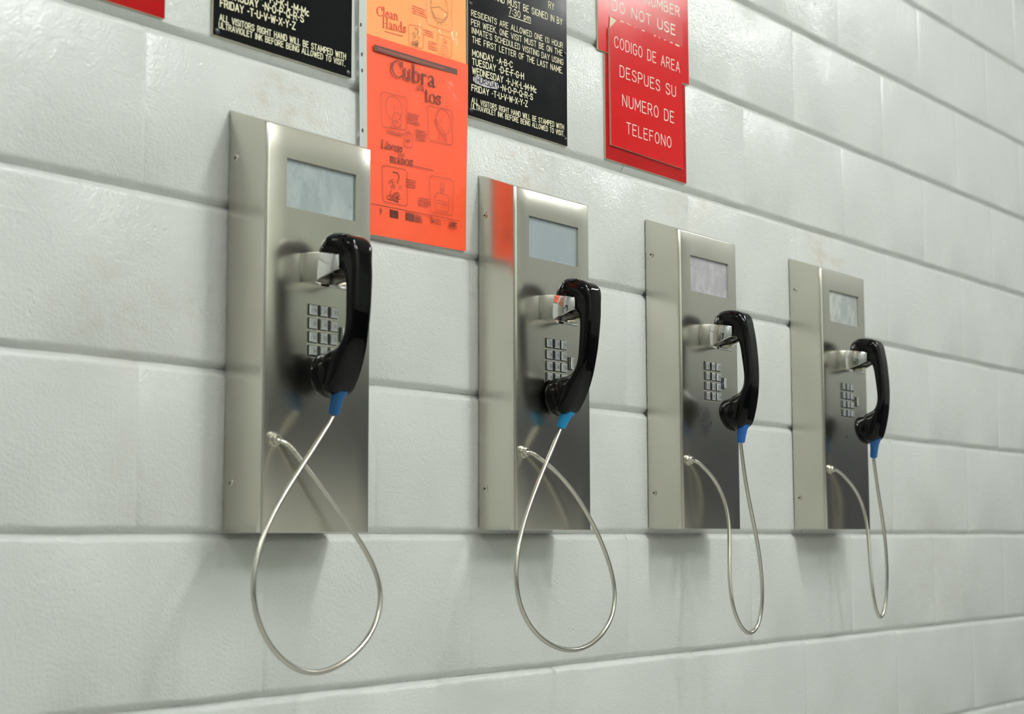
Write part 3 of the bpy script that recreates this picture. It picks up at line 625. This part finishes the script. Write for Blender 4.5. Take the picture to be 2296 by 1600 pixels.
# ------------------------------------------------------------------ orange posters
def sheet(name, corners, y, m, label, nx=10, nz=12, bulge=.0012):
    (a, b, c, d) = [Vector((p[0], 0, p[1]+Z0)) for p in corners]; v = []; f = []
    for i in range(nx+1):
        for k in range(nz+1):
            s, t = i/nx, k/nz; p = (a.lerp(b, s)).lerp(d.lerp(c, s), t)
            v.append((p.x, y-bulge*math.sin(s*5.1+.4)*math.sin(t*4.3+.7), p.z))
    for i in range(nx):
        for k in range(nz):
            j = i*(nz+1)+k; f.append((j, j+nz+1, j+nz+2, j+1))
    q = MB(); q.raw(v, f); o = obj(name, q, m, smooth=True); return tag(o, label, 'poster')
YP1, YP2 = -.0024, -.0046
up = sheet('orange_poster', [(.3722, .6840), (.5958, .6900), (.5932, .9680), (.3690, .9640)], YP1, M_ORANGE_LT, 'light orange hand washing poster above the brighter orange one', bulge=.0004)
lo = sheet('orange_poster', [(.3795, .4090), (.5936, .4138), (.5965, .6968), (.3737, .6906)], YP2, M_ORANGE, 'bright orange Spanish cough poster lettered Cubra su tos')
IY, IY2 = YP2-.0018, YP1-.0010
def ink(parent, name, fn, m, label=None):
    q = MB(); fn(q); o = obj(name, q, m, parent)
    if label: o['label'] = label
def serif_text(parent, rows, y, m):
    for (s, x0, x1, z, h, z1) in rows:
        q = MB(); text(q, s, x0, x1, z+Z0, h, y, SER, .10, .135, .32, z1+Z0); obj('lettering', q, m, parent)
serif_text(lo, [('Cubra', .4285, .5207, .6418, .0236, .6452), ('su', .4818, .4967, .6330, .0105, .6342), ('tos', .4987, .5332, .6198, .0195, .6220), ('Lávese', .4075, .4505, .5338, .0118, .5355), ('las', .4420, .4540, .5288, .0068, .5294), ('manos', .4246, .4724, .5168, .0132, .5193)], IY, M_INK)
serif_text(up, [('Clean', .3997, .4431, .7215, .0150, .7250), ('your', .4250, .4425, .7180, .0052, .7195), ('Hands', .4109, .4596, .7050, .0150, .7095)] if False else [('Clean', .3997, .4431, .7225, .0135, .7258), ('Hands', .4109, .4596, .7080, .0135, .7120)], IY2, M_INK_RED)
TW = lambda a, b: .00055
def rrect(q, c4, y, r=.006, wf=TW, gaps=()):
    (x0, z0), (x1, z1), (x2, z2), (x3, z3) = c4        # top left, top right, bottom right, bottom left
    def P(s, t): return (x0+(x1-x0)*s*(1-t)+(x2-x3)*s*t+(x3-x0)*t, z0+Z0+((z1-z0)*s)*(1-t)+((z2-z3)*s)*t+(z3-z0)*t)
    wd, ht = abs(x1-x0), abs(z3-z0); a, b = r/wd, r/ht; pl = []
    for cx, cy, s0 in ((1-a, b, -90), (1-a, 1-b, 0), (a, 1-b, 90), (a, b, 180)):
        for k in range(6): t = math.radians(s0+18*k); pl.append(P(cx+a*math.cos(t), cy+b*math.sin(t)))
    pl.append(pl[0])
    ribbon(q, pl, wf, y)
def dashes(q, x, z, wd, n, lead, y, seed, slope=.025, hh=.0011):
    r = random.Random(seed)
    for i in range(n):
        xx = x; end = x+wd*r.uniform(.75, 1)
        while xx < end:
            l = r.uniform(.0015, .0045); zz = z+Z0-i*lead+slope*(xx-x); xe = min(xx+l, end)
            q.face([(xx, y, zz-hh/2), (xe, y, zz-hh/2+slope*(xe-xx)), (xe, y, zz+hh/2+slope*(xe-xx)), (xx, y, zz+hh/2)]); xx = xe+.0008
def loop(cx, cz, rx, rz, a0=0, a1=360, n=22): return [(a, b+Z0) for a, b in arc(cx, cz, rx, rz, a0, a1, n)]
def pl(*p): return [(a, b+Z0) for a, b in p]
def head_with_tissue(q):
    ribbon(q, loop(.4320, .5950, .0165, .0180), TW, IY); ribbon(q, loop(.4385, .5800, .0095, .0105), TW, IY)
    ribbon(q, pl((.4330, .6005), (.4345, .5945), (.4325, .5935)), TW, IY)
    for x in (.4265, .4395): q.face([(x, IY, .5975+Z0), (x+.001, IY, .5975+Z0), (x+.001, IY, .5988+Z0), (x, IY, .5988+Z0)])
    for p in (((.430, .574), (.427, .5665)), ((.4345, .572), (.4325, .5668)), ((.4415, .571), (.4395, .5675)), ((.4465, .574), (.4475, .568)), ((.434, .586), (.4365, .576), (.443, .576))): ribbon(q, pl(*p), TW, IY)
def head_with_sleeve(q):
    ribbon(q, loop(.5390, .5975, .0165, .0190), TW, IY); ribbon(q, pl((.536, .603), (.5345, .5965), (.5375, .5955)), TW, IY)
    for p in (((.5195, .596), (.5245, .598), (.527, .594), (.5235, .5905), (.5195, .596)), ((.5225, .591), (.532, .583), (.541, .570)), ((.527, .593), (.537, .586), (.546, .571)), ((.541, .585), (.5455, .576), (.5465, .568)), ((.531, .578), (.529, .571), (.534, .568))): ribbon(q, pl(*p), TW, IY)
def wash(q, cx, cz, y, k=1):
    r = random.Random(5)
    for i in range(9): ribbon(q, loop(cx+r.uniform(-.012, .012)*k, cz+r.uniform(-.006, .004)*k, .0045*k, .003*k, r.uniform(0, 200), r.uniform(260, 460), 10), lambda a, b: .0008*k, y)
    for i in range(7): ribbon(q, loop(cx+r.uniform(-.010, .014)*k, cz+.016*k+r.uniform(-.005, .006)*k, .0022*k, .0022*k, 0, 300, 8), lambda a, b: .0006*k, y)
    ribbon(q, pl((cx-.004*k, cz+.034*k), (cx+.006*k, cz+.034*k), (cx+.009*k, cz+.030*k), (cx+.008*k, cz+.025*k)), lambda a, b: .0012*k, y)
def pump(q, x0, x1, z0, z1, y, zt):
    rrect(q, [(x0, z1), (x1, z1+.0006), (x1, z0+.0006), (x0, z0)], y, .005); m_ = (x0+x1)/2
    ribbon(q, pl((m_-.003, z1), (m_-.003, z1+.006), (m_+.003, z1+.006), (m_+.003, z1)), TW, y)
    ribbon(q, loop(m_, (z1+.006+zt)/2, .0032, (zt-z1-.006)/2), TW, y); ribbon(q, pl((m_+.004, z1+.004), (m_+.006, zt-.006), (m_+.003, zt-.002)), TW, y)
    ribbon(q, pl((x0+.003, (z0+z1)/2+.002), (x1-.003, (z0+z1)/2+.0025)), TW, y); ribbon(q, pl((x0+.003, (z0+z1)/2-.002), (x1-.003, (z0+z1)/2-.0015)), TW, y)
F1 = [(.4054, .6136), (.4593, .6165), (.4600, .5690), (.4077, .5643)]; F2 = [(.5036, .6155), (.5599, .6184), (.5605, .5668), (.5068, .5645)]
F3 = [(.4082, .5098), (.4607, .5122), (.4620, .4598), (.4110, .4580)]; F4 = [(.5090, .5130), (.5617, .5151), (.5608, .4619), (.5115, .4600)]
for i, F in enumerate((F1, F2, F3, F4)): ink(lo, 'picture_frame', lambda q: rrect(q, F, IY), M_INK)
ink(lo, 'drawing', head_with_tissue, M_INK, 'line drawing of a head with a tissue'); ink(lo, 'drawing', head_with_sleeve, M_INK, 'line drawing of a head coughing into a sleeve')
ink(lo, 'drawing', lambda q: wash(q, .4350, .4700, IY), M_INK, 'line drawing of hands under a tap'); ink(lo, 'drawing', lambda q: pump(q, .5215, .5510, .4640, .4900, IY, .5075), M_INK, 'line drawing of a pump bottle')
ink(lo, 'drawing', lambda q: rrect(q, [(.4545, .5660), (.4710, .5668), (.4715, .5460), (.4545, .5450)], IY, .004) or wash(q, .4625, .5555, IY, .4), M_INK, 'line drawing of a small bin')
for i, (x, z, wd, n) in enumerate(((.4615, .5950, .026, 5), (.4790, .5740, .026, 5), (.4180, .5610, .034, 2), (.4585, .4985, .026, 4), (.4850, .4760, .028, 4))): ink(lo, 'small_print', lambda q: dashes(q, x, z, wd, n, .0034, IY, i), M_INK)
ink(lo, 'small_print', lambda q: dashes(q, .4733, .5203, .051, 1, .003, IY, 9), M_INK)
ink(lo, 'title_bar', lambda q: q.face([(a, IY, b+Z0) for a, b in ((.3908, .6692), (.5704, .6752), (.5704, .6836), (.3907, .6781))]), M_INK_BAR, 'dark title bar')
ink(lo, 'small_print', lambda q: dashes(q, .3985, .6735, .165, 1, .003, IY-.0002, 11, .031, .0026), mat('bar_lettering', lin(150, 84, 66), .6))
ink(lo, 'rule', lambda q: ribbon(q, pl((.3880, .4518), (.5760, .4562)), lambda a, b: .0007, IY), M_INK)
def logos(q):
    ribbon(q, pl((.4075, .4485), (.4035, .4460), (.4060, .4430), (.4090, .4470), (.4065, .4395), (.4045, .4400)), lambda a, b: .0008, IY)
    for k in range(5): q.face([(.4255, IY, .4390+Z0+k*.0022), (.4425, IY, .4394+Z0+k*.0022), (.4425, IY, .4409+Z0+k*.0022), (.4255, IY, .4405+Z0+k*.0022)])
    for k in range(5): q.face([(.4425-.017+k*.0036, IY, .4390+Z0), (.4425-.0155+k*.0036, IY, .4390+Z0), (.4425-.0155+k*.0036, IY, .4500+Z0), (.4425-.017+k*.0036, IY, .4500+Z0)])
    for k in range(6): q.face([(.4585+k*.0030, IY, .4398+Z0), (.4607+k*.0030, IY, .4398+Z0), (.4607+k*.0030, IY, .4512+Z0), (.4585+k*.0030, IY, .4512+Z0)])
    for k in range(4): q.face([(.4775, IY, .4408+Z0+k*.0026), (.4940-k*.001, IY, .4412+Z0+k*.0026), (.4940-k*.001, IY, .4424+Z0+k*.0026), (.4775, IY, .4420+Z0+k*.0026)])
    ribbon(q, pl((.5135, .4545), (.5145, .4480), (.5175, .4450), (.5195, .4500)), lambda a, b: .0018, IY)
    dashes(q, .5215, .4500, .015, 3, .0030, IY, 21)
ink(lo, 'logo_row', logos, M_INK)
q = MB(); text(q, 'APIC', .5545, .5695, .4452+Z0, .0062, IY, sw=.24, z1=.4458+Z0); obj('lettering', q, M_INK, lo)
ink(lo, 'small_print', lambda q: dashes(q, .5540, .4428, .016, 1, .002, IY, 22), M_INK)
# upper poster drawings
ink(up, 'picture_frame', lambda q: rrect(q, [(.5047, .8180), (.5619, .8200), (.5621, .7385), (.5049, .7366)], IY2), M_INK_RED)
ink(up, 'picture_frame', lambda q: rrect(q, [(.4652, .7265), (.4971, .7299), (.4983, .6976), (.4673, .6954)], IY2, .005), M_INK_RED); ink(up, 'picture_frame', lambda q: rrect(q, [(.5288, .7284), (.5621, .7299), (.5612, .6991), (.5289, .6990)], IY2, .005), M_INK_RED)
def masked_head(q):
    ribbon(q, loop(.5335, .7690, .0195, .0220), TW, IY2); ribbon(q, pl((.5150, .7640), (.5335, .7700), (.5520, .7650)), TW, IY2); ribbon(q, pl((.5170, .7600), (.5240, .7520), (.5420, .7520), (.5500, .7590)), TW, IY2)
    for p in (((.531, .747), (.529, .742)), ((.536, .747), (.5385, .743))): ribbon(q, pl(*p), TW, IY2)
ink(up, 'drawing', masked_head, M_INK, 'line drawing of a masked head')
ink(up, 'drawing', lambda q: wash(q, .4810, .7030, IY2, .62), M_INK, 'line drawing of hands under a tap'); ink(up, 'drawing', lambda q: pump(q, .5375, .5535, .7010, .7130, IY2, .7255), M_INK_RED, 'line drawing of a pump bottle')
for i, (x, z, wd, n) in enumerate(((.4740, .7560, .032, 4), (.5000, .7270, .022, 3), (.5090, .7120, .020, 4))): ink(up, 'small_print', lambda q: dashes(q, x, z, wd, n, .0034, IY2, 40+i), M_INK_RED)
ink(up, 'small_print', lambda q: dashes(q, .4150, .7035, .045, 1, .003, IY2, 50, .06), M_INK_RED)
# punched margin of the clear sleeve
cu = bpy.data.curves.new('sleeve_margin', 'CURVE'); cu.dimensions = '2D'; cu.fill_mode = 'BOTH'; cu.extrude = .0001
def poly_spline(P):
    s = cu.splines.new('POLY'); s.points.add(len(P)-1); s.use_cyclic_u = True
    for i, (a, b) in enumerate(P): s.points[i].co = (a, b, 0, 1)
poly_spline([(.3655, .4300), (.3800, .4300), (.3752, .6905), (.3735, .9640), (.3588, .9640), (.3600, .6900)])
for (x, z) in ((.3635, .6993), (.3660, .6576), (.3668, .6350), (.3688, .5509), (.3690, .4900), (.3655, .7420), (.3650, .7800)): poly_spline(arc(x, z, .0019, .0030, 0, -345, 14))
tmp = bpy.data.objects.new('tmp', cu); COL.objects.link(tmp); bpy.context.view_layer.update()
me = bpy.data.meshes.new_from_object(tmp.evaluated_get(bpy.context.evaluated_depsgraph_get())); bpy.data.objects.remove(tmp)
me.transform(Matrix(((1, 0, 0, 0), (0, 0, -1, 0), (0, 1, 0, 0), (0, 0, 0, 1)))); me.transform(Matrix.Translation((0, -.0062, Z0)))
me.materials.clear(); obj('sleeve_margin', me, M_SLEEVE, lo)['label'] = 'clear punched sleeve margin'
